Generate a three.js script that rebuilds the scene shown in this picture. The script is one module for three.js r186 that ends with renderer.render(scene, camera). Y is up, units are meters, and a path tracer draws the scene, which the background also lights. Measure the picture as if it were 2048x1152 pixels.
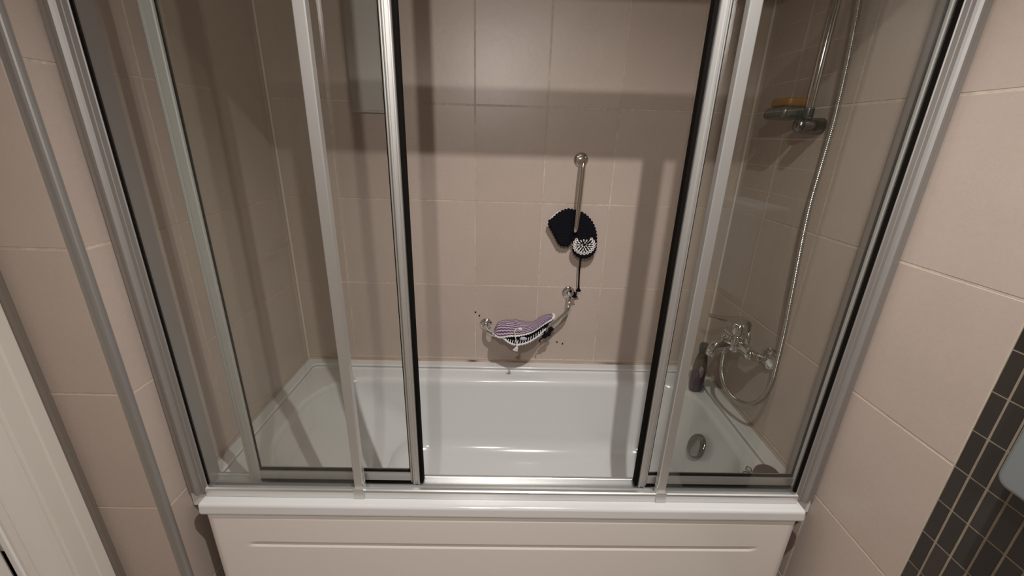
import * as THREE from 'three';
import { mergeGeometries, mergeVertices } from 'three/addons/utils/BufferGeometryUtils.js';
import { RoundedBoxGeometry } from 'three/addons/geometries/RoundedBoxGeometry.js';
import { ImprovedNoise } from 'three/addons/math/ImprovedNoise.js';

// ---------------------------------------------------------------- camera, lights, exposure
const scene = new THREE.Scene();
scene.background = new THREE.Color(0x000000);
const camera = new THREE.PerspectiveCamera(69.53, 2048 / 1152, 0.02, 20);
camera.position.set(0.8144, 1.5, 1.5524);
camera.rotation.order = 'YXZ';
camera.rotation.set(-0.3491, -0.0217, 0.0304);
scene.add(camera);
const renderer = new THREE.WebGLRenderer({ antialias: true });
renderer.toneMapping = THREE.LinearToneMapping;
renderer.toneMappingExposure = 1.0;
renderer.shadowMap.enabled = true;
const CEILING_LAMP = { at: [1.06, 2.4, 1.31], cd: 6.7, color: [1.0, 0.98, 0.955], angle: 1.0, aim: [-0.08, -2, -0.55] };
const WALL_LAMP = { at: [0.70, 1.995, 1.85], cd: 2.3, color: [1.0, 0.95, 0.90], angle: 1.05, aim: [0.80, 1.1, 0] };

// ---------------------------------------------------------------- sizes of the place (metres)
const L = 1.667, H = 0.3274, ROW_A = 1.5994, COL_A = 0.2023, TILE = 0.25;
const CEIL = 2.4, ROOM_Z = 2.0, LEFT_Z = 0.768, LEFT_X = -0.19, RIM = 0.6;

// ---------------------------------------------------------------- helpers
let seed = 7;
const rnd = () => { seed = (seed * 1664525 + 1013904223) % 4294967296; return seed / 4294967296; };
const noise = new ImprovedNoise();
const used = {};
const numbered = (n) => { used[n] = (used[n] ?? -1) + 1; return used[n] ? `${n}_${String(used[n]).padStart(3, '0')}` : n; };
const lin = (r, g, b) => new THREE.Color().setRGB(r, g, b);
const V = (x, y, z) => new THREE.Vector3(x, y, z);
const part = (name, geometry, material, parent) => {
  const m = new THREE.Mesh(Array.isArray(geometry) ? merge(geometry) : geometry, material);
  m.name = name; m.castShadow = m.receiveShadow = true; parent.add(m); return m;
};
const thing = (name, label, category, at = [0, 0, 0], group) => {
  const o = new THREE.Group(); o.name = numbered(name); o.position.set(...at);
  o.userData = { label, category }; if (group) o.userData.group = group;
  scene.add(o); return o;
};
const struct = (name, label, geometry, material) => {
  const m = part(name, geometry, material, scene); m.userData = { kind: 'structure', label }; return m;
};
function merge(list) {
  return mergeGeometries(list.map((g) => {
    const h = g.index ? g.toNonIndexed() : g; 
    for (const k of Object.keys(h.attributes)) if (!['position', 'normal', 'uv'].includes(k)) h.deleteAttribute(k);
    if (!h.attributes.uv) h.setAttribute('uv', new THREE.BufferAttribute(new Float32Array(h.attributes.position.count * 2), 2));
    return h;
  }));
}
const box = (x0, x1, y0, y1, z0, z1) => new THREE.BoxGeometry(x1 - x0, y1 - y0, z1 - z0).translate((x0 + x1) / 2, (y0 + y1) / 2, (z0 + z1) / 2);
const rbox = (x0, x1, y0, y1, z0, z1, r = 0.002, s = 2) => new RoundedBoxGeometry(x1 - x0, y1 - y0, z1 - z0, s, r).translate((x0 + x1) / 2, (y0 + y1) / 2, (z0 + z1) / 2);
const curve = (pts, closed = false, tension = 0.5) => new THREE.CatmullRomCurve3(pts.map((p) => V(...p)), closed, 'catmullrom', tension);
const tube = (pts, r, seg = 64, rad = 10, closed = false) => new THREE.TubeGeometry(curve(pts, closed), seg, r, rad, closed);
// a profile drawn in (x, z) run upwards from y0 to y1
function upright(profile, y0, y1) {
  const s = new THREE.Shape(profile.map(([x, z]) => new THREE.Vector2(x, -z)));
  return new THREE.ExtrudeGeometry(s, { depth: y1 - y0, bevelEnabled: false }).rotateX(-Math.PI / 2).translate(0, y0, 0);
}
// a profile drawn in (z, y) run along x
function along(profile, x0, x1) {
  const s = new THREE.Shape(profile.map(([z, y]) => new THREE.Vector2(-z, y)));
  return new THREE.ExtrudeGeometry(s, { depth: x1 - x0, bevelEnabled: false }).rotateY(Math.PI / 2).translate(x0, 0, 0);
}
const cyl = (r0, r1, h, n = 32) => new THREE.CylinderGeometry(r0, r1, h, n);
const lathe = (pts, n = 40) => new THREE.LatheGeometry(pts.map(([r, y]) => new THREE.Vector2(r, y)), n);

// ---------------------------------------------------------------- textures
function dataTexture(n, fn, srgb) {
  const d = new Uint8Array(n * n * 4);
  for (let j = 0; j < n; j++) for (let i = 0; i < n; i++) {
    const c = fn(i / n, j / n);
    for (let k = 0; k < 3; k++) d[(j * n + i) * 4 + k] = Math.max(0, Math.min(255, Math.round(255 * (Array.isArray(c) ? c[k] : c))));
    d[(j * n + i) * 4 + 3] = 255;
  }
  const t = new THREE.DataTexture(d, n, n);
  t.wrapS = t.wrapT = THREE.RepeatWrapping; t.magFilter = THREE.LinearFilter; t.minFilter = THREE.LinearMipmapLinearFilter; t.generateMipmaps = true;
  if (srgb) t.colorSpace = THREE.SRGBColorSpace;
  t.needsUpdate = true; return t;
}
// noise that repeats at the edges of its square
const loop = (u, v, f, z) => {
  const a = noise.noise(u * f, v * f, z), b = noise.noise((u - 1) * f, v * f, z), c = noise.noise(u * f, (v - 1) * f, z), d = noise.noise((u - 1) * f, (v - 1) * f, z);
  return (a * (1 - u) + b * u) * (1 - v) + (c * (1 - u) + d * u) * v;
};
const glazeBump = dataTexture(512, (u, v) => 0.5 + 0.35 * loop(u, v, 9, 3.1) + 0.22 * loop(u, v, 30, 5.7) + 0.06 * loop(u, v, 150, 1.3));
const tileTone = dataTexture(512, (u, v) => { const t = 0.955 + 0.02 * loop(u, v, 4, 8.2) + 0.012 * loop(u, v, 40, 2.2) + 0.025 * loop(u, v, 160, 4.4); return [t, t, t]; }, true);
const groutTone = dataTexture(256, (u, v) => { const t = 0.9 + 0.12 * loop(u, v, 6, 1.2) + 0.12 * loop(u, v, 50, 6.2); return [t, t * 0.99, t * 0.97]; }, true);
const brushed = dataTexture(256, (u, v) => 0.5 + 0.3 * loop(u, v * 0.02, 60, 2.7) + 0.15 * loop(u, v, 20, 9.1));
const knit = dataTexture(128, (u, v) => Math.abs(Math.sin(u * Math.PI * 8)) * (0.6 + 0.4 * Math.sin(v * Math.PI * 16 + Math.sin(u * Math.PI * 16))));
for (const t of [glazeBump, tileTone]) t.repeat.set(2, 2);
groutTone.repeat.set(3, 3);

// ---------------------------------------------------------------- materials
const std = (o) => new THREE.MeshStandardMaterial(o);
const phys = (o) => new THREE.MeshPhysicalMaterial(o);
const tileMats = [[0.555, 0.450, 0.385], [0.542, 0.437, 0.374], [0.567, 0.462, 0.397]].map((c) => std({ color: lin(...c), map: tileTone, roughness: 0.36, bumpMap: glazeBump, bumpScale: 0.0005 }));
const grout = std({ color: lin(0.71, 0.60, 0.51), map: groutTone, roughness: 0.9 });
const mosaicMats = [[0.030, 0.024, 0.020], [0.036, 0.028, 0.024], [0.026, 0.021, 0.018]].map((c) => std({ color: lin(...c), roughness: 0.42, bumpMap: glazeBump, bumpScale: 0.0005 }));
const enamel = phys({ color: lin(0.72, 0.71, 0.70), roughness: 0.16, clearcoat: 0.5, clearcoatRoughness: 0.08 });
const acrylic = phys({ color: lin(0.84, 0.775, 0.72), roughness: 0.25, clearcoat: 0.3, clearcoatRoughness: 0.15 });
const aluminium = std({ color: lin(0.66, 0.65, 0.63), metalness: 0.85, roughness: 0.42, bumpMap: brushed, bumpScale: 0.00008 });
const aluminiumDull = std({ color: lin(0.38, 0.365, 0.35), metalness: 0.75, roughness: 0.58, bumpMap: brushed, bumpScale: 0.0001 });
const aluminiumSatin = std({ color: lin(0.50, 0.50, 0.48), metalness: 0.45, roughness: 0.5 });
const trackMetal = std({ color: lin(0.72, 0.72, 0.71), metalness: 0.85, roughness: 0.34 });
const chrome = std({ color: lin(0.78, 0.77, 0.75), metalness: 1, roughness: 0.07 });
const steel = std({ color: lin(0.66, 0.62, 0.55), metalness: 1, roughness: 0.2 });
const rubber = phys({ color: lin(0.006, 0.005, 0.004), roughness: 0.9, specularIntensity: 0.15 });
const glass = phys({ color: lin(0.945, 0.95, 0.94), roughness: 0, transmission: 1, thickness: 0, ior: 1.5 });
const blackYarn = phys({ color: lin(0.007, 0.0065, 0.010), roughness: 1, specularIntensity: 0.3, bumpMap: knit, bumpScale: 0.002 });
const whiteYarn = std({ color: lin(0.74, 0.70, 0.68), roughness: 0.95 });
const purpleYarn = std({ color: lin(0.115, 0.062, 0.13), roughness: 1 });
const lilacYarn = std({ color: lin(0.56, 0.46, 0.48), roughness: 1 });
const paint = std({ color: lin(0.76, 0.71, 0.645), roughness: 0.42, bumpMap: glazeBump, bumpScale: 0.0008 });
const plaster = std({ color: lin(0.72, 0.69, 0.64), roughness: 0.9 });
const beigePaint = std({ color: lin(0.62, 0.54, 0.47), roughness: 0.6 });
const floorMat = std({ color: lin(0.66, 0.60, 0.54), map: tileTone, roughness: 0.4 });

// ---------------------------------------------------------------- the setting: walls of single tiles
const slabs = {};
// a tile: front face at z = 0, its edges eased, uv in metres
function slab(w, h, ease = 0.0011) {
  const key = `${w.toFixed(4)} ${h.toFixed(4)}`;
  if (slabs[key]) return slabs[key];
  const t = 0.007, a = w / 2, b = h / 2, e = ease, P = [], U = [];
  const ring = [[a, b, -t], [a, b, -e], [a - e, b - e, 0]].map(([x, y, z]) => [[-x, -y, z], [x, -y, z], [x, y, z], [-x, y, z]]);
  const quad = (p, q, r, s) => { for (const c of [p, q, r, p, r, s]) { P.push(...c); U.push(c[0], c[1]); } };
  for (let k = 0; k < 2; k++) for (let i = 0; i < 4; i++) { const j = (i + 1) % 4; quad(ring[k][i], ring[k][j], ring[k + 1][j], ring[k + 1][i]); }
  quad(...ring[2]);
  const g = new THREE.BufferGeometry();
  g.setAttribute('position', new THREE.Float32BufferAttribute(P, 3)); g.setAttribute('uv', new THREE.Float32BufferAttribute(U, 2));
  g.computeVertexNormals(); return (slabs[key] = g);
}
const JOINT = 0.0042;
// tiles of one face: u runs along the wall between cuts, rows follow ROW_A; place(mesh, u, y) stands a tile on its face
function tileFace(parent, cuts, y0, y1, place, mats = tileMats, rowH = H, origin = ROW_A, joint = JOINT, tilt = 0.0022, jointY = joint) {
  const rows = [];
  for (let k = Math.floor((y0 - origin) / rowH); origin + k * rowH < y1 - 0.01; k++) rows.push([Math.max(y0, origin + k * rowH), Math.min(y1, origin + (k + 1) * rowH)]);
  for (const [r0, r1] of rows) for (let i = 0; i + 1 < cuts.length; i++) {
    const w = cuts[i + 1] - cuts[i] - joint, h = r1 - r0 - jointY; if (w < 0.006 || h < 0.006) continue;
    const m = part('tile', slab(w, h), mats[Math.floor(rnd() * mats.length)], parent);
    place(m, (cuts[i] + cuts[i + 1]) / 2, (r0 + r1) / 2);
    m.rotateX((rnd() - 0.5) * tilt); m.rotateY((rnd() - 0.5) * tilt); m.translateZ(-0.0003 * rnd());
  }
}
const cutList = (a, b, first, step) => { const c = [a]; for (let x = first - Math.ceil((first - a) / step) * step; x < b - 0.004; x += step) if (x > a + 0.004) c.push(x); c.push(b); return c; };
const GD = 0.0010;   // grout lies this far behind the tile faces

const wallBack = struct('wall_back', 'beige tiled wall behind the bathtub', box(-0.12, L + 0.12, 0, CEIL, -0.12, -GD), grout);
tileFace(wallBack, cutList(0, L, COL_A, TILE), 0.585, CEIL, (m, u, y) => m.position.set(u, y, 0));
for (const [x, y] of [[0.703, 0.827], [0.719, 0.812], [1.043, 0.699], [1.067, 0.692]])
  part('screw_hole', cyl(0.0032, 0.0028, 0.003, 12).rotateX(Math.PI / 2).translate(x, y, 0.0006), rubber, wallBack).userData.label = 'dark plugged screw hole';

const wallLeft = struct('wall_left', 'beige tiled wall at the left end of the bathtub', box(-0.31, -GD, 0, CEIL, -0.12, LEFT_Z - GD), grout);
tileFace(wallLeft, cutList(0, LEFT_Z - 0.002, 0.02, TILE), 0, CEIL, (m, u, y) => { m.position.set(0, y, u); m.rotation.y = Math.PI / 2; });
tileFace(wallLeft, [-0.172, -0.024], 0, CEIL, (m, u, y) => m.position.set(u, y, LEFT_Z));

const wallRight = struct('wall_right', 'tiled wall at the right end of the bathtub with a dark mosaic strip', box(L + GD, L + 0.12, 0, CEIL, -0.12, ROOM_Z + 0.12), grout);
const onRight = (m, u, y) => { m.position.set(L, y, u); m.rotation.y = -Math.PI / 2; };
const MOS0 = 0.944, MOSW = 0.0295, MOSN = 15, MOSH = H / 4;
tileFace(wallRight, cutList(0, MOS0 + 0.001, 0.195, TILE), 0, CEIL, onRight);
tileFace(wallRight, cutList(MOS0 + MOSN * MOSW, ROOM_Z, 0.195, TILE), 0, CEIL, onRight);
const mosaicCuts = Array.from({ length: MOSN + 1 }, (_, i) => MOS0 + (i ? i * MOSW - 0.0025 : 0));
part('mosaic_grout', box(L + GD - 0.0002, L + 0.004, 0, CEIL, MOS0 + 0.0005, MOS0 + MOSN * MOSW - 0.0025), std({ color: lin(0.36, 0.30, 0.225), map: groutTone, roughness: 0.9 }), wallRight);
const mosBottom = ROW_A - 13 * MOSH, mosTop = ROW_A + 5 * MOSH;
{
  const holder = { list: [], add(m) { this.list.push(m); } };
  tileFace(wallRight, mosaicCuts, mosBottom, mosTop, onRight, mosaicMats, MOSH, ROW_A, 0.0026, 0.004, 0.0015);
  tileFace(holder, mosaicCuts, 0, mosBottom, onRight, mosaicMats, MOSH, ROW_A, 0.0026, 0.004, 0.0015);
  tileFace(holder, mosaicCuts, mosTop, CEIL, onRight, mosaicMats, MOSH, ROW_A, 0.0026, 0.004, 0.0015);
  const rest = holder.list.map((m) => { m.updateMatrix(); return m.geometry.clone().applyMatrix4(m.matrix); });
  part('mosaic_tiles', rest, mosaicMats[0], wallRight).userData.kind = 'stuff';
}
for (const m of wallRight.children) if (mosaicMats.includes(m.material) && m.name === 'tile') m.name = 'mosaic_tile';

const wallDoor = struct('wall_entrance', 'plastered wall holding the door beside the bathtub',
  [box(-0.31, LEFT_X, 0, CEIL, LEFT_Z - GD, 0.93), box(-0.31, LEFT_X, 0, CEIL, 1.72, ROOM_Z + 0.12), box(-0.31, LEFT_X, 2.03, CEIL, 0.93, 1.72)], beigePaint);
struct('wall_rear', 'plain wall facing the bathtub', box(LEFT_X - 0.12, L + 0.12, 0, CEIL, ROOM_Z, ROOM_Z + 0.12), beigePaint);
struct('floor', 'pale bathroom floor', box(LEFT_X - 0.12, L + 0.12, -0.12, 0, -0.12, ROOM_Z + 0.12), floorMat);
struct('ceiling', 'white bathroom ceiling', box(LEFT_X - 0.12, L + 0.12, CEIL, CEIL + 0.12, -0.12, ROOM_Z + 0.12), plaster);

// metal corner profile on the outer edge, dark strip painted as the shaded gap in the inner corner
struct('trim_1', 'satin metal corner profile on the tiled wall edge', upright([[-0.0245, 0.760], [0.0012, 0.760], [0.0012, 0.7655], [0.0002, 0.7695], [-0.002, 0.7715], [-0.006, 0.7726], [-0.0115, 0.7712], [-0.0165, 0.7696], [-0.0235, 0.7692]], 0, CEIL), aluminiumDull);
struct('trim_2', 'dark grey strip standing for the shaded gap beside the door frame', upright([[-0.191, 0.764], [-0.1705, 0.764], [-0.1705, 0.7705], [-0.176, 0.773], [-0.178, 0.786], [-0.191, 0.786]], 0, CEIL), std({ color: lin(0.22, 0.185, 0.15), roughness: 0.5 }));

// painted door with its moulded frame
{
  const d = new THREE.Group(); d.name = 'door_1'; d.userData = { kind: 'structure', label: 'pale painted door with a moulded frame' }; scene.add(d);
  const prof = [[-0.195, 0.787], [-0.171, 0.787], [-0.1695, 0.789], [-0.1695, 0.814], [-0.1715, 0.818], [-0.1715, 0.852], [-0.1735, 0.8555], [-0.176, 0.857], [-0.1745, 0.860], [-0.1765, 0.870], [-0.183, 0.887], [-0.186, 0.899], [-0.1885, 0.901], [-0.187, 0.904], [-0.188, 0.921], [-0.195, 0.923]];
  part('door_frame', upright(prof, 0, 2.1), paint, d);
  part('door_frame', upright(prof.map(([x, z]) => [x, 2.65 - z]).reverse(), 0, 2.1), paint, d);
  part('door_frame', along([[0.924, 2.032], [1.726, 2.032], [1.726, 2.1], [0.924, 2.1]], LEFT_X - 0.005, -0.172), paint, d);
  part('light_slit', rbox(-0.2, -0.1775, 0, 2.03, 0.9245, 0.9300, 0.0025), std({ color: lin(0.93, 0.91, 0.87), roughness: 0.22 }), d).userData.label = 'white strip standing for the bright slit of light at the door edge';  // white strip painted in for the slit of light beside the leaf
  part('door_leaf', rbox(-0.236, -0.194, 0.006, 2.028, 0.932, 1.718, 0.003), paint, d);
  const h = part('handle', [cyl(0.024, 0.024, 0.008).rotateZ(Math.PI / 2).translate(-0.190, 1.03, 1.64), cyl(0.009, 0.009, 0.05).rotateZ(Math.PI / 2).translate(-0.168, 1.03, 1.64), cyl(0.009, 0.009, 0.12).rotateX(Math.PI / 2).translate(-0.146, 1.03, 1.585)], chrome, d);
}

// ---------------------------------------------------------------- lamps
{
  const a = CEILING_LAMP.at;
  const t = thing('ceiling_lamp', 'round ceiling spotlight with a chrome ring above the bathroom floor', 'lamp', a);
  part('ring', lathe([[0.03, -0.004], [0.034, -0.008], [0.046, -0.006], [0.05, 0], [0.03, 0]]), chrome, t);
  const col = lin(...CEILING_LAMP.color);
  part('bulb', new THREE.SphereGeometry(0.028, 24, 12).scale(1, 0.9, 1).translate(0, -0.014, 0), std({ color: 0x000000, emissive: col, emissiveIntensity: 8 }), t);
  const l = new THREE.SpotLight(col, CEILING_LAMP.cd, 0, CEILING_LAMP.angle, 1, 2); l.position.set(0, -0.03, 0); l.target.position.set(...CEILING_LAMP.aim); t.add(l.target); l.castShadow = true; l.shadow.radius = 0.5; l.shadow.mapSize.set(2048, 2048); l.shadow.bias = -0.0005; t.add(l);
}
{
  const a = WALL_LAMP.at;
  const t = thing('wall_lamp', 'small chrome spotlight on an arm on the rear wall', 'lamp', a);
  part('wall_plate', cyl(0.05, 0.05, 0.012).rotateX(Math.PI / 2).translate(0, 0, ROOM_Z - a[2] - 0.006), chrome, t);
  part('arm', cyl(0.008, 0.008, ROOM_Z - a[2] - 0.012).rotateX(Math.PI / 2).translate(0, 0, (ROOM_Z - a[2]) / 2), chrome, t);
  const col = lin(...WALL_LAMP.color), dir = V(...WALL_LAMP.aim).sub(V(...a)).normalize();
  const turn = new THREE.Quaternion().setFromUnitVectors(V(0, 1, 0), dir);
  part('housing', lathe([[0, -0.03], [0.022, -0.03], [0.034, -0.01], [0.038, 0.02], [0.034, 0.02], [0.028, 0.0], [0, -0.006]]).applyQuaternion(turn), chrome, t);
  part('bulb', new THREE.SphereGeometry(0.024, 24, 16).translate(0, 0.014, 0).applyQuaternion(turn), std({ color: 0x000000, emissive: col, emissiveIntensity: 8 }), t);
  const l = new THREE.SpotLight(col, WALL_LAMP.cd, 0, WALL_LAMP.angle, 1, 2); l.position.copy(dir).multiplyScalar(0.022); l.target.position.copy(dir).multiplyScalar(2); t.add(l.target);
  l.castShadow = true; l.shadow.radius = 0.9; l.shadow.mapSize.set(2048, 2048); l.shadow.bias = -0.0005; t.add(l);
}
// ---------------------------------------------------------------- bathtub
{
  const t = thing('bathtub', 'white bathtub built in between three tiled walls', 'bathtub');
  const N = 36;                                               // samples per side of an outline
  const outline = (x0, x1, z0, z1, r0, r1, y) => {            // r0: corners at the left end, r1: at the right end
    const P = [], arc = (cx, cz, r, a) => { for (let i = 0; i < N; i++) { const t0 = a + (i / N) * Math.PI / 2; P.push([cx + r * Math.cos(t0), y, cz + r * Math.sin(t0)]); } };
    const side = (a, b) => { for (let i = 0; i < N; i++) P.push([a[0] + (b[0] - a[0]) * i / N, y, a[1] + (b[1] - a[1]) * i / N]); };
    arc(x1 - r1, z1 - r1, r1, 0); side([x1 - r1, z1], [x0 + r0, z1]);
    arc(x0 + r0, z1 - r0, r0, Math.PI / 2); side([x0, z1 - r0], [x0, z0 + r0]);
    arc(x0 + r0, z0 + r0, r0, Math.PI); side([x0 + r0, z0], [x1 - r1, z0]);
    arc(x1 - r1, z0 + r1, r1, 1.5 * Math.PI); side([x1, z0 + r1], [x1, z1 - r1]);
    return P;
  };
  const W = 0.702, e = 0.0015;
  const levels = [
    outline(e, L - e, e, W, 0.004, 0.004, 0.555), outline(e, L - e, e, W, 0.004, 0.004, 0.5965), outline(e + 0.001, L - e - 0.001, e + 0.001, W - 0.001, 0.004, 0.004, 0.5992), outline(0.006, L - 0.006, 0.006, W - 0.004, 0.006, 0.006, RIM),
    outline(0.037, 1.619, 0.041, 0.668, 0.02, 0.02, RIM + 0.0008), outline(0.0395, 1.6165, 0.0435, 0.6665, 0.02, 0.02, 0.6000), outline(0.0420, 1.6140, 0.0460, 0.665, 0.02, 0.02, 0.5980), outline(0.0422, 1.6138, 0.0462, 0.6648, 0.02, 0.02, 0.5935), outline(0.0370, 1.6190, 0.0410, 0.668, 0.02, 0.02, 0.5915), outline(0.0372, 1.6188, 0.0412, 0.668, 0.02, 0.02, 0.5835), outline(0.0400, 1.6160, 0.0440, 0.666, 0.02, 0.02, 0.5815), outline(0.051, 1.605, 0.055, 0.657, 0.022, 0.022, 0.5808),
    outline(0.070, 1.593, 0.082, 0.648, 0.12, 0.08, 0.5800),
  ];
  const top = [0.088, 1.584, 0.100, 0.640, 0.20, 0.15], foot = [0.40, 1.475, 0.148, 0.590, 0.13, 0.13];
  const mix = (a, b, k) => a.map((v, i) => v + (b[i] - v) * k);
  const inset = (o, d) => [o[0] + d, o[1] - d, o[2] + d, o[3] - d, Math.max(0.01, o[4] - d * 0.6), Math.max(0.01, o[5] - d * 0.6)];
  levels.push(outline(...top, 0.5785));
  levels.push(outline(...inset(top, 0.006), 0.5755), outline(...inset(top, 0.0115), 0.5695), outline(...inset(top, 0.0145), 0.561));
  const wallTop = inset(top, 0.0155), Y0 = 0.553, Y1 = 0.345;
  for (let k = 0; k <= 10; k++) { const s = k / 10; levels.push(outline(...mix(wallTop, foot, s + 0.12 * Math.sin(s * Math.PI) * (s - 1)), Y0 + (Y1 - Y0) * s)); }
  const R = 0.075, FY = 0.270;
  for (let k = 1; k <= 9; k++) { const a = (k / 9) * Math.PI / 2; levels.push(outline(...inset(foot, R * (1 - Math.cos(a))), Y1 - (Y1 - FY) * Math.sin(a))); }
  const low = inset(foot, R);
  for (const k of [0.35, 0.7, 0.95]) levels.push(outline(low[0] + k * 0.42, low[1] - k * 0.42, low[2] + k * 0.118, low[3] - k * 0.118, low[4] * (1 - k * 0.8), low[5] * (1 - k * 0.8), FY - 0.004 * k));
  const n = 8 * N, P = [], I = [];
  for (const l of levels) for (const p of l) P.push(...p);
  for (let a = 0; a + 1 < levels.length; a++) for (let i = 0; i < n; i++) { const j = (i + 1) % n, p = a * n + i, q = a * n + j; I.push(p, p + n, q, q, p + n, q + n); }
  const c = P.length / 3; P.push(0.93, FY - 0.005, 0.37); const last = (levels.length - 1) * n;
  for (let i = 0; i < n; i++) I.push(last + i, c, last + (i + 1) % n);
  const g = new THREE.BufferGeometry(); g.setAttribute('position', new THREE.Float32BufferAttribute(P, 3)); g.setIndex(I); g.computeVertexNormals();
  // orientation: the basin floor must face up
  if (g.attributes.normal.getY(c) < 0) { for (let i = 0; i < I.length; i += 3) [I[i], I[i + 1]] = [I[i + 1], I[i]]; g.setIndex(I); g.computeVertexNormals(); }
  part('basin', g, enamel, t);
  // front lip: a rounded nose below the door track
  const nose = []; for (let k = 0; k <= 10; k++) { const a = Math.PI / 2 - (k / 10) * Math.PI / 2; nose.push([0.7325 + 0.0095 * Math.cos(a), 0.5905 + 0.0095 * Math.sin(a)]); }
  const s = new THREE.Shape([[0.69, 0.5995], ...nose.map(([z, y]) => [z, y - 0.0005]), [0.7435, 0.573], [0.7425, 0.5685], [0.739, 0.5665], [0.69, 0.566]].map(([z, y]) => new THREE.Vector2(-z, y)));
  const lip = new THREE.ExtrudeGeometry(s, { depth: 1.574 - 0.008, bevelEnabled: true, bevelThickness: 0.004, bevelSize: 0.004, bevelOffset: -0.004, bevelSegments: 3 }).rotateY(Math.PI / 2).translate(0.052, 0, 0);
  part('rim_lip', lip, enamel, t);
  const ov = part('overflow_cover', lathe([[0, 0.012], [0.026, 0.0118], [0.037, 0.0095], [0.043, 0.005], [0.045, 0], [0, 0]], 48), std({ color: lin(0.36, 0.355, 0.32), metalness: 1, roughness: 0.16 }), t);
  ov.position.set(1.522, 0.475, 0.352); ov.rotation.z = 1.12; ov.userData.label = 'round chrome overflow cover';
  const dr = part('floor_drain', lathe([[0, 0.003], [0.024, 0.003], [0.030, 0.0045], [0.034, 0.002], [0.035, 0], [0, 0]], 40), chrome, t);
  dr.position.set(1.29, FY - 0.003, 0.37);
}
// sealing bead with rust and mould stains where tub meets tiles
{
  const N = 240, pos = [], col = [], idx = [], prof = [[0.0005, 0.606], [0.003, 0.605], [0.0055, 0.602], [0.006, 0.5995]];
  for (let i = 0; i <= N; i++) {
    const x = L * i / N, base = [0.46, 0.38, 0.30];
    const rust = Math.max(0, noise.noise(x * 9, 3.3, 0.4)) * 1.2 + 0.12, dark = Math.exp(-(((x - 0.69) / 0.02) ** 2)) + 0.8 * Math.exp(-(((x - 0.45) / 0.015) ** 2)) + 0.7 * Math.exp(-(((x - 1.28) / 0.05) ** 2));
    for (const [z, y] of prof) { pos.push(x, y, z); const k = Math.min(1, rust), d = Math.min(0.9, dark); col.push(...base.map((b, j) => (b * (1 - k) + [0.40, 0.21, 0.10][j] * k) * (1 - d) + [0.05, 0.035, 0.02][j] * d)); }
    if (i < N) for (let k = 0; k < 3; k++) { const a = i * 4 + k; idx.push(a, a + 1, a + 5, a, a + 5, a + 4); }
  }
  const g = new THREE.BufferGeometry(); g.setAttribute('position', new THREE.Float32BufferAttribute(pos, 3)); g.setAttribute('color', new THREE.Float32BufferAttribute(col, 3)); g.setIndex(idx); g.computeVertexNormals();
  struct('trim_3', 'stained sealing bead along the back edge of the tub', g, std({ vertexColors: true, roughness: 0.7, side: THREE.DoubleSide }));
  const bead = std({ color: lin(0.50, 0.42, 0.34), roughness: 0.6 });
  const pale = std({ color: lin(0.66, 0.60, 0.52), roughness: 0.6 });
  for (const [n, x, side] of [[6, 0.0025, 'left'], [7, L - 0.0025, 'right']]) struct('trim_' + n, 'pale sealing bead running up the ' + side + ' back corner of the tub alcove', cyl(0.0042, 0.0042, CEIL - 0.6, 10).translate(x, (CEIL + 0.6) / 2, 0.0025), pale);
  struct('trim_4', 'sealing bead along the left edge of the tub', tube([[0.002, 0.602, 0.003], [0.002, 0.602, 0.35], [0.002, 0.602, 0.70]], 0.0032, 20, 8), bead);
  struct('trim_5', 'sealing bead along the right edge of the tub', tube([[L - 0.002, 0.602, 0.003], [L - 0.002, 0.602, 0.35], [L - 0.002, 0.602, 0.70]], 0.0032, 20, 8), bead);
}
// front panel with one long embossed groove
{
  const x0 = 0.056, x1 = 1.612, y0 = 0.012, y1 = 0.558;
  const g = new THREE.BoxGeometry(x1 - x0, y1 - y0, 0.02, 160, 150, 1).translate((x0 + x1) / 2, (y0 + y1) / 2, 0.725);
  const p = g.attributes.position, sm = (a, b, v) => { const k = Math.max(0, Math.min(1, (v - a) / (b - a))); return k * k * (3 - 2 * k); };
  for (let i = 0; i < p.count; i++) if (p.getZ(i) > 0.73) {
    const x = p.getX(i), y = p.getY(i);
    const edge = Math.min(x - x0, x1 - x, y1 - y, y - y0), ends = sm(0.150, 0.162, x) * (1 - sm(1.508, 1.520, x));
    let z = 0.735 - 0.006 * (1 - sm(0, 0.012, edge)) + 0.002 * Math.sin((x - x0) / (x1 - x0) * Math.PI);
    z -= 0.0065 * ends * sm(0.4495, 0.4535, y) * (1 - sm(0.4575, 0.4635, y));
    p.setZ(i, z);
  }
  g.computeVertexNormals();
  const t = thing('bath_apron', 'pinkish white front panel below the bathtub rim with one long groove', 'bath panel');
  part('panel', g, acrylic, t);
}

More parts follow.
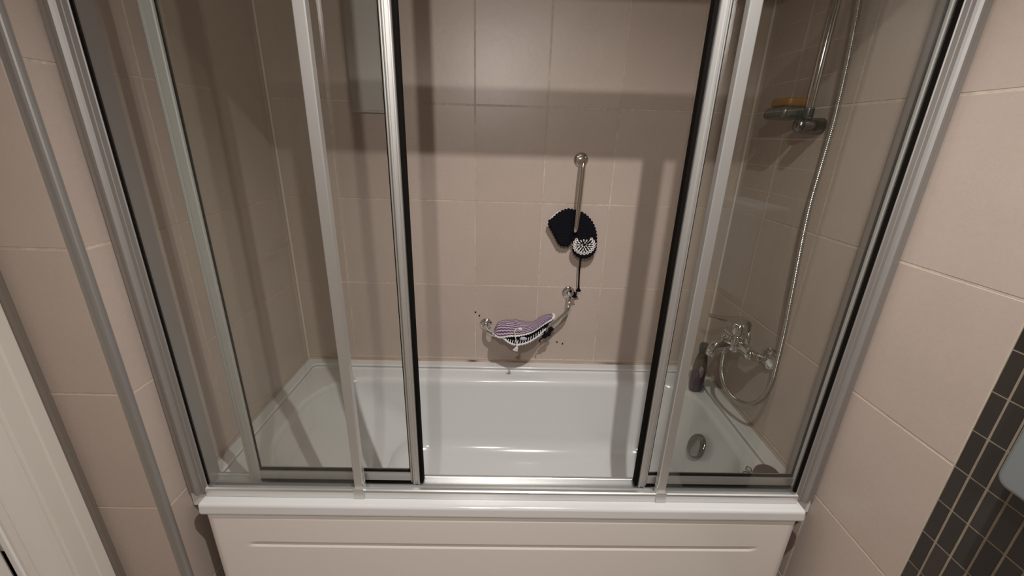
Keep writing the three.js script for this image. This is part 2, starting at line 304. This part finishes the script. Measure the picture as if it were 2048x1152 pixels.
// ---------------------------------------------------------------- shower screen: fixed frame and panes
const TOP = 1.946;
{
  const t = thing('shower_screen', 'aluminium framed shower screen standing on the front rim of the bathtub', 'screen');
  const jamb = [[0.0015, 0.655], [0.0015, 0.7015], [0.004, 0.7055], [0.012, 0.7065], [0.019, 0.7085], [0.0235, 0.7135], [0.029, 0.7145], [0.033, 0.711], [0.037, 0.7085], [0.0445, 0.7085], [0.0455, 0.707], [0.055, 0.707], [0.0565, 0.7055], [0.0565, 0.7045], [0.042, 0.703], [0.042, 0.699], [0.0565, 0.698], [0.0565, 0.655]];
  part('jamb', upright(jamb, 0.6005, TOP + 0.067), aluminiumDull, t);
  part('jamb', upright(jamb.map(([x, z]) => [L - x, z]).reverse(), 0.6005, TOP + 0.067), aluminiumDull, t);
  part('jamb_gasket', [box(0.0562, 0.0584, 0.628, TOP, 0.697, 0.7045)], rubber, t);
  part('jamb_gasket', [box(L - 0.0632, L - 0.0562, 0.628, TOP, 0.6975, 0.7045)], rubber, t);
  part('bottom_track', along([[0.654, 0.6005], [0.716, 0.6005], [0.7165, 0.620], [0.715, 0.6245], [0.7115, 0.6265], [0.7045, 0.627], [0.7025, 0.6255], [0.7025, 0.612], [0.6905, 0.612], [0.6905, 0.6215], [0.6885, 0.6215], [0.6885, 0.611], [0.664, 0.611], [0.664, 0.622], [0.662, 0.6235], [0.6555, 0.6235], [0.654, 0.622]], 0.0565, L - 0.0565), trackMetal, t);
  part('header_rail', along([[0.654, TOP], [0.664, TOP], [0.664, TOP + 0.04], [0.6905, TOP + 0.04], [0.6905, TOP], [0.7165, TOP], [0.7165, TOP + 0.062], [0.712, TOP + 0.068], [0.658, TOP + 0.068], [0.654, TOP + 0.062]], 0.0565, L - 0.0565), aluminium, t);
  const post = [[-0.0115, 0.6945], [-0.0115, 0.7105], [-0.0095, 0.7125], [0.0095, 0.7125], [0.0115, 0.7105], [0.0115, 0.6945]];
  for (const [x, px0, px1] of [[0.4505, 0.043, 0.4405], [1.2425, 1.2525, L - 0.043]]) {
    part('glass_pane', box(px0, px1, 0.613, TOP + 0.004, 0.6995, 0.7025), glass, t);
    const s = part('stile', upright(post.map(([a, b]) => [a + x, b]), 0.632, TOP), aluminium, t);
    const k = x < 0.8 ? 1 : -1;
    part('clip', [rbox(x - 0.0135, x + 0.0135, 0.600, 0.632, 0.7168, 0.7185, 0.0007), rbox(x - 0.0135, x + 0.0135, 0.6275, 0.633, 0.696, 0.7183, 0.0012), rbox(x + k * 0.0125 - 0.0016, x + k * 0.0125 + 0.0016, 0.6275, 0.647, 0.7, 0.7135, 0.0007)], aluminium, s);
  }
}
// the two sliding doors, the right one mirrored
function slidingDoor(label, mirror) {
  const t = thing('sliding_door', label, 'shower door', [0, 0, 0]);
  const fx = mirror ? (x) => 1.792 - x : (x) => x;
  const up = (prof, y0, y1) => upright(mirror ? prof.map(([x, z]) => [fx(x), z]).reverse() : prof, y0, y1);
  const bx = (a, b, ...r) => box(Math.min(fx(a), fx(b)), Math.max(fx(a), fx(b)), ...r);
  part('glass_pane', bx(0.178, 0.585, 0.645, TOP + 0.01, 0.6745, 0.6785), glass, t);
  const lead = [[0.5795, 0.6655], [0.5795, 0.684], [0.5815, 0.686], [0.5835, 0.686], [0.5845, 0.6835], [0.586, 0.6835], [0.5868, 0.6915], [0.5885, 0.6938], [0.5910, 0.6938], [0.5922, 0.6912], [0.5990, 0.6912], [0.6002, 0.6942], [0.6025, 0.6942], [0.6040, 0.6920], [0.6042, 0.6655]];
  part('leading_stile', up(lead, 0.626, TOP + 0.022), aluminium, t);
  part('magnet_seal', up([[0.6042, 0.667], [0.6042, 0.6865], [0.610, 0.6885], [0.6125, 0.6865], [0.6125, 0.669], [0.610, 0.667]], 0.626, TOP + 0.022), rubber, t).userData.label = 'black magnetic seal strip';
  part('trailing_stile', up([[0.1565, 0.674], [0.1565, 0.685], [0.159, 0.687], [0.1625, 0.687], [0.1635, 0.685], [0.1655, 0.685], [0.1665, 0.687], [0.1815, 0.687], [0.183, 0.685], [0.183, 0.674]], 0.630, TOP + 0.022), aluminiumSatin, t);
  part('glazing_gasket', [bx(0.183, 0.1845, 0.655, TOP, 0.6738, 0.6798), bx(0.5765, 0.5795, 0.655, TOP, 0.673, 0.6805), bx(0.183, 0.5795, 0.6555, 0.659, 0.673, 0.6805)], rubber, t);
  part('bottom_rail', [bx(0.183, 0.5795, 0.632, 0.6555, 0.6665, 0.6855)], aluminium, t);
part('gap_shade', [bx(0.184, 0.604, 0.6205, 0.6322, 0.6675, 0.6845)], rubber, t);  // black strip put in as the shade of the gap under the rail
  part('top_rail', [bx(0.183, 0.5795, TOP - 0.004, TOP + 0.022, 0.6665, 0.6855)], aluminium, t);
  return t;
}
slidingDoor('left sliding glass shower door with a black seal on its right edge', false);
slidingDoor('right sliding glass shower door with a black seal on its left edge', true);

// ---------------------------------------------------------------- grab bars
const flange = (x, y, r = 0.0255) => lathe([[0, 0.0105], [r * 0.62, 0.0105], [r * 0.74, 0.0085], [r * 0.8, 0.0055], [r * 0.93, 0.0048], [r, 0.002], [r, 0], [0, 0]], 40).rotateX(Math.PI / 2).translate(x, y, 0.0005);
const screws = (x, y) => [0, 1, 2].map((k) => { const a = k * 2.094 + 0.5; return new THREE.SphereGeometry(0.0035, 12, 8).scale(1, 1, 0.5).translate(x + 0.0175 * Math.cos(a), y + 0.0175 * Math.sin(a), 0.0105); });
{
  const t = thing('grab_bar', 'short straight metal grab bar standing upright on the back wall', 'grab bar');
  part('bar', tube([[1.081, 1.430, 0.004], [1.081, 1.430, 0.04], [1.080, 1.422, 0.06], [1.079, 1.40, 0.066], [1.077, 1.32, 0.066], [1.073, 1.21, 0.066], [1.072, 1.188, 0.061], [1.0715, 1.180, 0.042], [1.0715, 1.178, 0.004]], 0.0085, 90, 16), steel, t);
  for (const [x, y] of [[1.081, 1.430], [1.0715, 1.178]]) { const f = part('flange', flange(x, y), steel, t); for (const g of screws(x, y)) part('screw', g, steel, f); }
}
{
  const t = thing('grab_bar', 'chrome bent grab bar low on the back wall above the tub rim', 'grab bar');
  part('bar', tube([[0.746, 0.775, 0.004], [0.747, 0.774, 0.035], [0.755, 0.770, 0.058], [0.775, 0.764, 0.068], [0.81, 0.755, 0.07], [0.86, 0.748, 0.07], [0.905, 0.747, 0.07], [0.945, 0.757, 0.07], [0.99, 0.793, 0.07], [1.035, 0.837, 0.07], [1.058, 0.863, 0.069], [1.068, 0.885, 0.063], [1.072, 0.905, 0.05], [1.074, 0.918, 0.03], [1.074, 0.922, 0.004]], 0.0085, 140, 16), chrome, t);
  for (const [x, y] of [[0.746, 0.775], [1.074, 0.922]]) { const f = part('flange', flange(x, y), chrome, t); for (const g of screws(x, y)) part('screw', g, chrome, f); }
}

// ---------------------------------------------------------------- thin pale grey rectangle on the back tiles, behind the left door
{
  const t = thing('pale_rectangle', 'pale grey flat rectangle on the back wall seen through the left glass door', 'panel', [0.341, 1.564, 0.001]);
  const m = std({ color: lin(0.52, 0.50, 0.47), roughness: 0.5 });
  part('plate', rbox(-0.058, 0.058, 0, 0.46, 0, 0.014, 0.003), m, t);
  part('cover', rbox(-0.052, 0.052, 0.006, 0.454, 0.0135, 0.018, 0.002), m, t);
}
// ---------------------------------------------------------------- crocheted bath mitts
const bead = (x, y, z, r, sx = 1, sy = 1, sz = 1, rot = 0) => new THREE.IcosahedronGeometry(r, 2).scale(sx, sy, sz).rotateZ(rot).translate(x, y, z);
function puffy(pts, z, depth, tiltY = 0, cx = 0) {
  const s = new THREE.Shape(); const c = new THREE.SplineCurve(pts.concat([pts[0]]).map(([x, y]) => new THREE.Vector2(x - cx, y)));
  s.setFromPoints(c.getPoints(90));
  const g = new THREE.ExtrudeGeometry(s, { depth, bevelEnabled: true, bevelThickness: 0.005, bevelSize: 0.005, bevelOffset: -0.004, bevelSegments: 4 });
  const p = g.attributes.position, u = g.attributes.uv; for (let i = 0; i < p.count; i++) u.setXY(i, p.getX(i) * 12, p.getY(i) * 12);
  return g.rotateY(tiltY).translate(cx, 0, z);
}
const border = (pts, z, r, step, tiltY = 0, cx = 0) => {
  const c = new THREE.SplineCurve(pts.map(([x, y]) => new THREE.Vector2(x, y))), n = Math.round(c.getLength() / step), out = [];
  for (let i = 0; i <= n; i++) { const q = c.getPointAt(i / n); out.push(bead(q.x, q.y, z - (q.x - cx) * Math.sin(tiltY), r)); }
  return out;
};
{
  const t = thing('bath_mitt', 'black crocheted bath mitt with a white round patch on the upright bar', 'bath mitt');
  const left = [[1.068, 1.250], [1.050, 1.256], [1.030, 1.252], [1.008, 1.240], [0.990, 1.222], [0.977, 1.212], [0.979, 1.198], [0.996, 1.170], [1.012, 1.142], [1.022, 1.127], [1.040, 1.122], [1.056, 1.126], [1.061, 1.150], [1.066, 1.20]];
  const right = [[1.058, 1.252], [1.080, 1.250], [1.106, 1.238], [1.130, 1.215], [1.145, 1.187], [1.152, 1.158], [1.149, 1.130], [1.110, 1.118], [1.078, 1.130], [1.060, 1.160]];
  part('pouch', puffy(left, 0.026, 0.008, 0.1, 1.05), blackYarn, t);
  part('pouch', puffy(right, 0.030, 0.010, -0.08, 1.08), blackYarn, t);
  part('scalloped_edge', [...border(left, 0.031, 0.0058, 0.0115, 0.1, 1.05), ...border(right, 0.036, 0.0066, 0.0125, -0.08, 1.08)], blackYarn, t);
  part('white_edge', border([[0.984, 1.2205], [0.994, 1.231], [1.006, 1.2425], [1.014, 1.247]], 0.027, 0.0042, 0.006), whiteYarn, t).userData.label = 'white crocheted tip';
  const C = [1.112, 1.122], disc = []; for (let k = 0; k < 24; k++) { const a = k / 24 * 2 * Math.PI; disc.push([C[0] + 0.040 * Math.cos(a), C[1] + 0.038 * Math.sin(a)]); }
  part('flap', puffy(disc, 0.044, 0.006), blackYarn, t);
  const ed = []; for (let k = 0; k < 26; k++) { const a = k / 26 * 2 * Math.PI; if (Math.sin(a) < 0.75) ed.push(bead(C[0] + 0.042 * Math.cos(a), C[1] + 0.041 * Math.sin(a), 0.050, 0.0052)); }
  part('flap_edge', ed, blackYarn, t);
  const pet = [], D = [1.109, 1.131];
  for (const [r, n, w] of [[0.008, 7, 0.0042], [0.018, 13, 0.0048], [0.0275, 19, 0.0052]]) for (let k = 0; k < n; k++) {
    const a = (k + 0.5 * (n % 2)) / n * 2 * Math.PI, x = D[0] + r * 1.18 * Math.cos(a), y = D[1] + r * 0.98 * Math.sin(a);
    if (y > D[1] + 0.0205) continue;
    pet.push(bead(x, y, 0.0575, w, 1.15, 0.55, 0.6, a));
    if (r > 0.02) pet.push(new THREE.TorusGeometry(0.0044, 0.0016, 6, 14).translate(D[0] + (r + 0.0045) * 1.18 * Math.cos(a), D[1] + (r + 0.0045) * Math.sin(a), 0.0575));
  }
  part('white_patch', pet, whiteYarn, t).userData.label = 'white crocheted round patch';
  part('stitching', [tube([[1.099, 1.146, 0.0625], [1.104, 1.140, 0.0640], [1.110, 1.136, 0.0640], [1.116, 1.137, 0.063]], 0.0024, 16, 6), tube([[1.120, 1.139, 0.063], [1.127, 1.145, 0.063], [1.134, 1.151, 0.062]], 0.0022, 12, 6)], blackYarn, t);
  part('cord', [tube([[1.104, 1.084, 0.047], [1.1, 1.06, 0.044], [1.1015, 1.02, 0.041], [1.1035, 0.975, 0.04], [1.104, 0.958, 0.04]], 0.0018, 30, 6), tube([[1.106, 1.084, 0.047], [1.1035, 1.055, 0.046], [1.1045, 1.01, 0.043], [1.1065, 0.965, 0.042]], 0.0018, 30, 6), tube([[1.1055, 0.955, 0.041], [1.101, 0.942, 0.04], [1.097, 0.927, 0.04]], 0.0016, 12, 6)], blackYarn, t);
  for (const [x, y, r] of [[1.1055, 0.957, 0.016], [1.092, 0.932, 0.016]]) {
    const f = [bead(x, y + 0.004, 0.042, 0.0045)]; for (let k = 0; k < 9; k++) { const a = -Math.PI / 2 + (k - 4) * 0.17; f.push(tube([[x, y + 0.003, 0.042], [x + r * 0.5 * Math.cos(a), y + r * 0.5 * Math.sin(a), 0.043], [x + r * Math.cos(a), y + r * Math.sin(a), 0.042 + 0.001 * (k % 3)]], 0.0019, 6, 5)); }
    part('tassel', f, blackYarn, t);
  }
}
{
  const t = thing('bath_mitt', 'purple and white striped crocheted bath mitt draped over the bent bar', 'bath mitt');
  const back = curve([[0.788, 0.774, 0.030], [0.809, 0.799, 0.030], [0.853, 0.806, 0.028], [0.894, 0.801, 0.026], [0.935, 0.797, 0.024], [0.964, 0.817, 0.022], [0.988, 0.827, 0.020], [1.012, 0.830, 0.020]]);
  const mid = curve([[0.783, 0.785, 0.085], [0.800, 0.814, 0.090], [0.847, 0.814, 0.092], [0.891, 0.807, 0.090], [0.937, 0.808, 0.075], [0.971, 0.821, 0.055], [0.993, 0.832, 0.045], [1.014, 0.833, 0.040]]);
  const front = curve([[0.786, 0.792, 0.125], [0.805, 0.789, 0.140], [0.843, 0.800, 0.150], [0.880, 0.802, 0.148], [0.919, 0.805, 0.130], [0.949, 0.809, 0.100], [0.981, 0.817, 0.068], [1.009, 0.830, 0.056]]);
  const sheet = (u, v) => { const a = back.getPoint(u), b = mid.getPoint(u), c = front.getPoint(u); return a.multiplyScalar((1 - v) * (1 - 2 * v)).add(b.multiplyScalar(4 * v * (1 - v))).add(c.multiplyScalar(v * (2 * v - 1))); };
  const rows = 17, lilac = [], purple = [];
  for (let k = 0; k < rows; k++) {
    const pts = [], v = k / (rows - 1), m = 46;
    for (let i = 0; i <= m; i++) { const p = sheet(i / m, Math.min(1, Math.max(0, v + (i % 2 ? 0.014 : -0.014)))); pts.push([p.x, p.y + 0.0015, p.z]); }
    (k % 2 ? lilac : purple).push(tube(pts, k % 2 ? 0.0029 : 0.0033, 184, 7));
  }
  part('purple_rows', purple, purpleYarn, t); part('white_rows', lilac, lilacYarn, t);
  // thickness of the knitted sheet under the rows
  const P = [], I = [], nu = 40, nv = 12;
  for (const dy of [0.001, -0.004]) for (let j = 0; j <= nv; j++) for (let i = 0; i <= nu; i++) { const p = sheet(i / nu, j / nv); P.push(p.x, p.y + dy, p.z); }
  const S = (nu + 1) * (nv + 1);
  for (let j = 0; j < nv; j++) for (let i = 0; i < nu; i++) { const a = j * (nu + 1) + i, b = a + nu + 1; I.push(a, b, a + 1, a + 1, b, b + 1, S + a, S + a + 1, S + b, S + a + 1, S + b + 1, S + b); }
  const g = new THREE.BufferGeometry(); g.setAttribute('position', new THREE.Float32BufferAttribute(P, 3)); g.setIndex(I); g.computeVertexNormals();
  part('backing', g, purpleYarn, t);
  const edge = [], pts = []; for (let i = 0; i <= 60; i++) { const p = sheet(i / 60, 1); pts.push([p.x, p.y - 0.001, p.z + 0.002]); } 
  edge.push(tube(pts, 0.0032, 120, 7)); for (let i = 0; i < 30; i++) { const p = sheet((i + 0.5) / 30, 1); edge.push(bead(p.x, p.y - 0.003, p.z + 0.003, 0.0035)); }
  const rim = []; for (let i = 0; i <= 12; i++) { const p = sheet(0, i / 12); rim.push([p.x - 0.001, p.y, p.z]); } edge.push(tube(rim, 0.0032, 30, 7));
  const rim2 = []; for (let i = 0; i <= 12; i++) { const p = sheet(1, i / 12); rim2.push([p.x + 0.002, p.y, p.z]); } edge.push(tube(rim2, 0.0045, 30, 7));
  for (let i = 0; i < 6; i++) { const p = sheet(1, i / 5); edge.push(bead(p.x + 0.004, p.y + 0.002, p.z, 0.0062)); }
  part('white_edge', edge, whiteYarn, t);
  // the black lower side hanging below the opening, with a white crocheted ladder edge
  const low = curve([[0.818, 0.784, 0.140], [0.838, 0.775, 0.155], [0.862, 0.771, 0.165], [0.890, 0.774, 0.165], [0.919, 0.778, 0.150], [0.950, 0.780, 0.112], [0.977, 0.789, 0.078], [1.004, 0.813, 0.060]]);
  const at = (u, v) => { const f = front.getPoint(0.18 + 0.80 * u).add(V(0, -0.004, -0.012)), l = low.getPoint(u); const bow = -0.012 * Math.sin(v * Math.PI) * Math.sin(u * Math.PI); return f.lerp(l, v).add(V(0, 0, bow)); };
  const Q = [], J = []; for (let j = 0; j <= 8; j++) for (let i = 0; i <= 30; i++) { const p = at(i / 30, j / 8); Q.push(p.x, p.y, p.z); }
  const n1 = Q.length / 3; for (let j = 0; j <= 8; j++) for (let i = 0; i <= 30; i++) { const p = at(i / 30, j / 8); Q.push(p.x, p.y - 0.001, p.z - 0.005); }
  for (let j = 0; j < 8; j++) for (let i = 0; i < 30; i++) { const a = j * 31 + i, b = a + 31; J.push(a, b, a + 1, a + 1, b, b + 1, n1 + a, n1 + a + 1, n1 + b, n1 + a + 1, n1 + b + 1, n1 + b); }
  const h = new THREE.BufferGeometry(); h.setAttribute('position', new THREE.Float32BufferAttribute(Q, 3)); h.setIndex(J); h.computeVertexNormals();
  part('lining', h, blackYarn, t).userData.label = 'black crocheted underside';
  const lad = []; lad.push(tube(Array.from({ length: 31 }, (_, i) => at(i / 30, 1).add(V(0, 0, 0.002)).toArray()), 0.003, 90, 7));
  for (let i = 0; i < 20; i++) { const a = at((i + 0.5) / 20, 1), b = at((i + 0.5) / 20, 0.68); lad.push(bead(a.x, a.y - 0.002, a.z + 0.002, 0.0036)); if (i < 17) lad.push(tube([[a.x, a.y, a.z + 0.002], [(a.x + b.x) / 2, (a.y + b.y) / 2, (a.z + b.z) / 2 + 0.003], [b.x, b.y, b.z + 0.002]], 0.0017, 6, 5)); }
  part('ladder_edge', lad, whiteYarn, t).userData.label = 'white crocheted ladder edge';
  part('patch', [bead(0.893, 0.790, 0.156, 0.011, 1.3, 0.7, 0.5)], std({ color: lin(0.42, 0.42, 0.46), roughness: 1 }), t).userData.label = 'pale grey crocheted spot';
  part('cord', [tube([[0.882, 0.826, 0.152], [0.870, 0.832, 0.160], [0.861, 0.830, 0.164], [0.8595, 0.821, 0.168], [0.863, 0.806, 0.179], [0.867, 0.788, 0.184], [0.8705, 0.778, 0.185]], 0.0016, 40, 6), bead(0.879, 0.828, 0.152, 0.006, 1.6, 0.8, 0.8)], whiteYarn, t);
  const f = [bead(0.8705, 0.777, 0.185, 0.0040)]; for (let k = 0; k < 9; k++) { const a = -1.85 + (k - 4) * 0.09; f.push(tube([[0.8705, 0.777, 0.185], [0.8705 + 0.011 * Math.cos(a), 0.777 + 0.011 * Math.sin(a), 0.186 + 0.001 * (k % 3)], [0.869 + 0.024 * Math.cos(a), 0.777 + 0.024 * Math.sin(a), 0.186]], 0.0018, 8, 5)); }
  part('tassel', f, whiteYarn, t);
  const bow = [[1.004, 0.796, 0.080, 0.010], [0.992, 0.776, 0.085, 0.011], [0.979, 0.767, 0.088, 0.009], [0.998, 0.785, 0.083, 0.008], [0.984, 0.778, 0.088, 0.008]].map(([x, y, z, r]) => bead(x, y, z, r, 1.15, 0.9, 0.8));
  bow.push(tube([[0.978, 0.765, 0.088], [0.968, 0.758, 0.089], [0.961, 0.751, 0.090], [0.9635, 0.742, 0.090]], 0.0026, 16, 6));
  part('black_bow', bow, blackYarn, t);
}

// ---------------------------------------------------------------- mixer tap and hose on the right wall
{
  const t = thing('bath_mixer', 'chrome single lever bath mixer on the right wall above the tub rim', 'tap');
  const bx = L - 0.066, by = 0.873;
  for (const z of [0.398, 0.246]) {
    const f = part('wall_flange', lathe([[0, 0.018], [0.016, 0.018], [0.022, 0.013], [0.033, 0.010], [0.037, 0.004], [0.037, 0], [0, 0]], 40).rotateZ(Math.PI / 2).translate(L - 0.0005, 0.862, z), chrome, t);
    part('nut', cyl(0.0155, 0.0155, 0.018, 6).rotateZ(Math.PI / 2).translate(L - 0.05, 0.866, z + (z > 0.3 ? -0.006 : 0.006)), chrome, t);
    part('inlet', tube([[L - 0.015, 0.862, z], [L - 0.04, 0.865, z + (z > 0.3 ? -0.004 : 0.004)], [bx - 0.001, by, z + (z > 0.3 ? -0.02 : 0.02)]], 0.0125, 20, 18), chrome, t);
  }
  part('body', [tube([[bx, by, 0.248], [bx - 0.002, by, 0.29], [bx - 0.004, by, 0.322], [bx - 0.002, by, 0.355], [bx, by, 0.396]], 0.0185, 40, 22), new THREE.SphereGeometry(0.0185, 20, 14).translate(bx, by, 0.248), new THREE.SphereGeometry(0.0185, 20, 14).translate(bx, by, 0.396),
    lathe([[0, -0.028], [0.020, -0.026], [0.026, -0.016], [0.027, 0.006], [0.0245, 0.026], [0.0225, 0.030], [0.0225, 0.036], [0, 0.036]], 40).translate(bx - 0.006, by, 0.322)], chrome, t);
  part('cartridge_cap', lathe([[0, 0.034], [0.0225, 0.034], [0.024, 0.038], [0.024, 0.062], [0.021, 0.073], [0.012, 0.078], [0, 0.079]], 40).translate(bx - 0.006, by, 0.322), chrome, t);
  const lv = [[0.029, 0.068], [0.024, 0.088], [0.004, 0.098], [-0.03, 0.099], [-0.07, 0.101], [-0.112, 0.107], [-0.116, 0.103], [-0.07, 0.090], [-0.03, 0.080], [-0.012, 0.070], [0.010, 0.052], [0.026, 0.048]];
  const ls = new THREE.Shape(new THREE.SplineCurve(lv.concat([lv[0]]).map(([a, b]) => new THREE.Vector2(a, b))).getPoints(60));
  part('lever', new THREE.ExtrudeGeometry(ls, { depth: 0.020, bevelEnabled: true, bevelThickness: 0.006, bevelSize: 0.003, bevelOffset: -0.003, bevelSegments: 4 }).translate(bx - 0.004, by - 0.004, 0.312), chrome, t);
  part('spout', [tube([[bx - 0.012, by - 0.006, 0.322], [bx - 0.035, by - 0.004, 0.320], [bx - 0.058, by - 0.007, 0.317], [bx - 0.072, by - 0.012, 0.315], [bx - 0.078, by - 0.022, 0.314], [bx - 0.079, by - 0.034, 0.314]], 0.0155, 40, 18), lathe([[0, 0], [0.0160, 0], [0.0168, 0.012], [0.0150, 0.016], [0, 0.016]], 28).translate(bx - 0.079, by - 0.048, 0.314)], chrome, t);
  part('diverter_knob', [cyl(0.005, 0.005, 0.02, 16).translate(bx - 0.052, by + 0.014, 0.318), lathe([[0, 0], [0.008, 0.001], [0.0085, 0.008], [0.005, 0.012], [0, 0.012]], 24).translate(bx - 0.052, by + 0.020, 0.318)], chrome, t);
  part('hose_outlet', lathe([[0, 0], [0.009, 0], [0.010, 0.006], [0.011, 0.02], [0, 0.02]], 24).translate(1.565, by - 0.038, 0.316), chrome, t);
}
{
  const t = thing('shower_hose', 'ribbed metal shower hose looping below the mixer tap', 'hose');
  const x = L - 0.045, c = curve([[1.565, 0.842, 0.316], [1.566, 0.818, 0.316], [1.567, 0.788, 0.317], [1.572, 0.752, 0.321], [1.582, 0.715, 0.343], [1.595, 0.700, 0.390], [1.607, 0.722, 0.446], [1.616, 0.772, 0.483], [1.620, 0.827, 0.496], [1.621, 0.880, 0.495], [x, 1.0, 0.487], [x, 1.12, 0.474], [x, 1.34, 0.452], [x, 1.58, 0.455], [x - 0.005, 1.82, 0.438], [x - 0.02, 1.94, 0.42], [x - 0.04, 2.0, 0.395]]);
  const g = new THREE.TubeGeometry(c, 1400, 0.0068, 10), p = g.attributes.position, N = g.attributes.normal;
  for (let i = 0; i < p.count; i++) { const k = Math.floor(i / 11), d = k % 4 < 2 ? 0.0005 : -0.0005; p.setXYZ(i, p.getX(i) + d * N.getX(i), p.getY(i) + d * N.getY(i), p.getZ(i) + d * N.getZ(i)); }
  g.computeVertexNormals();
  part('tube', g, std({ color: lin(0.58, 0.56, 0.53), metalness: 1, roughness: 0.24 }), t);
}
// ---------------------------------------------------------------- shower rail with soap dish and soap
{
  const x = L - 0.045, z = 0.353;
  const t = thing('shower_rail', 'chrome shower rail upright on the right wall with a soap dish', 'shower rail');
  part('rail', cyl(0.0105, 0.0105, 0.62, 24).translate(x, 1.86, z), chrome, t);
  for (const y of [1.551, 2.165]) part('bracket', [lathe([[0, 0], [0.021, 0], [0.021, 0.048], [0.0195, 0.062], [0.014, 0.071], [0.006, 0.075], [0, 0.0755]], 36).rotateZ(Math.PI / 2).translate(L - 0.001, y, z)], std({ color: lin(0.24, 0.235, 0.22), metalness: 1, roughness: 0.2 }), t);
  const d = part('soap_dish', new RoundedBoxGeometry(0.090, 0.032, 0.100, 4, 0.014).translate(L - 0.058, 1.584, 0.285), std({ color: lin(0.16, 0.155, 0.14), metalness: 0.6, roughness: 0.25 }), t);
  part('dish_collar', [lathe([[0.0106, 0], [0.0125, 0], [0.0135, 0.004], [0.0135, 0.020], [0.0125, 0.024], [0.0106, 0.024]], 32).translate(x, 1.572, z)], std({ color: lin(0.10, 0.10, 0.095), metalness: 0.6, roughness: 0.3 }), d);
  part('slider', [lathe([[0.0106, 0], [0.02, 0], [0.021, 0.05], [0.0106, 0.05]], 28).translate(x, 2.0, z), cyl(0.014, 0.012, 0.05, 24).rotateZ(1.1).translate(x - 0.04, 2.03, z)], chrome, t);
  part('hand_shower', [tube([[x - 0.045, 2.0, 0.39], [x - 0.06, 2.05, 0.372], [x - 0.085, 2.12, 0.36], [x - 0.12, 2.17, 0.353]], 0.012, 30, 14), lathe([[0, 0], [0.045, 0], [0.048, 0.008], [0.03, 0.022], [0, 0.028]], 36).rotateZ(0.9).translate(x - 0.145, 2.165, 0.353)], chrome, t);
}
{
  const t = thing('soap_bar', 'amber bar of soap lying in the soap dish on the shower rail', 'soap', [L - 0.058, 1.600, 0.284]);
  part('bar', new RoundedBoxGeometry(0.060, 0.026, 0.086, 4, 0.010).translate(0, 0.0115, 0), phys({ color: lin(0.27, 0.125, 0.03), roughness: 0.35 }), t);
}
// ---------------------------------------------------------------- bottle, plug
{
  const t = thing('shampoo_bottle', 'dark bottle with purple lower half on the tub corner', 'bottle', [1.585, 0.5815, 0.150]);
  const body = (pts) => { const g = lathe(pts, 40); g.scale(1, 1, 0.72); g.rotateY(0.6); return g; };
  part('lower_body', body([[0, 0], [0.027, 0], [0.031, 0.004], [0.0325, 0.03], [0.032, 0.085], [0, 0.085]]), phys({ color: lin(0.055, 0.028, 0.068), roughness: 0.3 }), t).userData.label = 'purple lower part';
  part('upper_body', body([[0, 0.0845], [0.032, 0.0845], [0.031, 0.105], [0.027, 0.135], [0.019, 0.158], [0.013, 0.168], [0, 0.168]]), phys({ color: lin(0.09, 0.075, 0.055), roughness: 0.3 }), t);
  const lb = part('label', new THREE.SphereGeometry(0.5, 24, 16).scale(0.028, 0.055, 0.006).rotateY(-0.25).translate(-0.009, 0.088, 0.0235), std({ color: lin(0.27, 0.22, 0.23), roughness: 0.5 }), t); lb.userData.label = 'pale oval label';
  part('cap', [lathe([[0, 0.166], [0.0155, 0.166], [0.0165, 0.170], [0.0165, 0.196], [0.014, 0.200], [0, 0.200]], 32)], std({ color: lin(0.035, 0.042, 0.045), roughness: 0.35 }), t);
}
{
  const t = thing('bath_plug', 'dark brown bath plug with a thin looped cord on the tub rim', 'bath plug', [1.594, 0.5832, 0.612]);
  part('stopper', lathe([[0, 0.034], [0.016, 0.033], [0.026, 0.029], [0.0335, 0.021], [0.036, 0.010], [0.034, 0], [0, 0]], 40), std({ color: lin(0.030, 0.016, 0.012), roughness: 0.4 }), t);
  const dark = std({ color: lin(0.10, 0.09, 0.08), metalness: 0.6, roughness: 0.35 });
  part('ring', new THREE.TorusGeometry(0.0095, 0.0015, 8, 28).rotateX(Math.PI / 2).translate(-0.050, 0.0025, -0.014), dark, t);
  part('cord', [tube([[-0.041, 0.0022, -0.016], [-0.036, 0.0022, -0.024], [-0.040, 0.0022, -0.036], [-0.031, 0.0022, -0.044], [-0.024, 0.0022, -0.034], [-0.030, 0.0022, -0.026], [-0.022, 0.0022, -0.024], [-0.016, 0.004, -0.034], [-0.010, 0.012, -0.034], [-0.006, 0.026, -0.024], [-0.002, 0.0345, -0.004]], 0.0012, 90, 6)], dark, t);
}
// ---------------------------------------------------------------- grey box on the mosaic
{
  const t = thing('wall_box', 'grey plastic box with rounded corners on the dark mosaic tiles', 'box', [L, 1.026, 1.064]);
  const s = new THREE.Shape(), w = 0.26, h = 0.30, r = 0.022;
  s.moveTo(r, 0); s.lineTo(w - r, 0); s.quadraticCurveTo(w, 0, w, r); s.lineTo(w, h - r); s.quadraticCurveTo(w, h, w - r, h); s.lineTo(r, h); s.quadraticCurveTo(0, h, 0, h - r); s.lineTo(0, r); s.quadraticCurveTo(0, 0, r, 0);
  const mat = std({ color: lin(0.20, 0.215, 0.215), roughness: 0.38 });
  part('housing', new THREE.ExtrudeGeometry(s, { depth: 0.076, bevelEnabled: true, bevelThickness: 0.008, bevelSize: 0.008, bevelOffset: -0.008, bevelSegments: 5, curveSegments: 10 }).rotateY(-Math.PI / 2).translate(-0.015, 0, 0), mat, t);
  part('back_plate', rbox(-0.018, -0.0005, 0.025, 0.275, 0.025, 0.235, 0.004), rubber, t);
}

renderer.render(scene, camera);
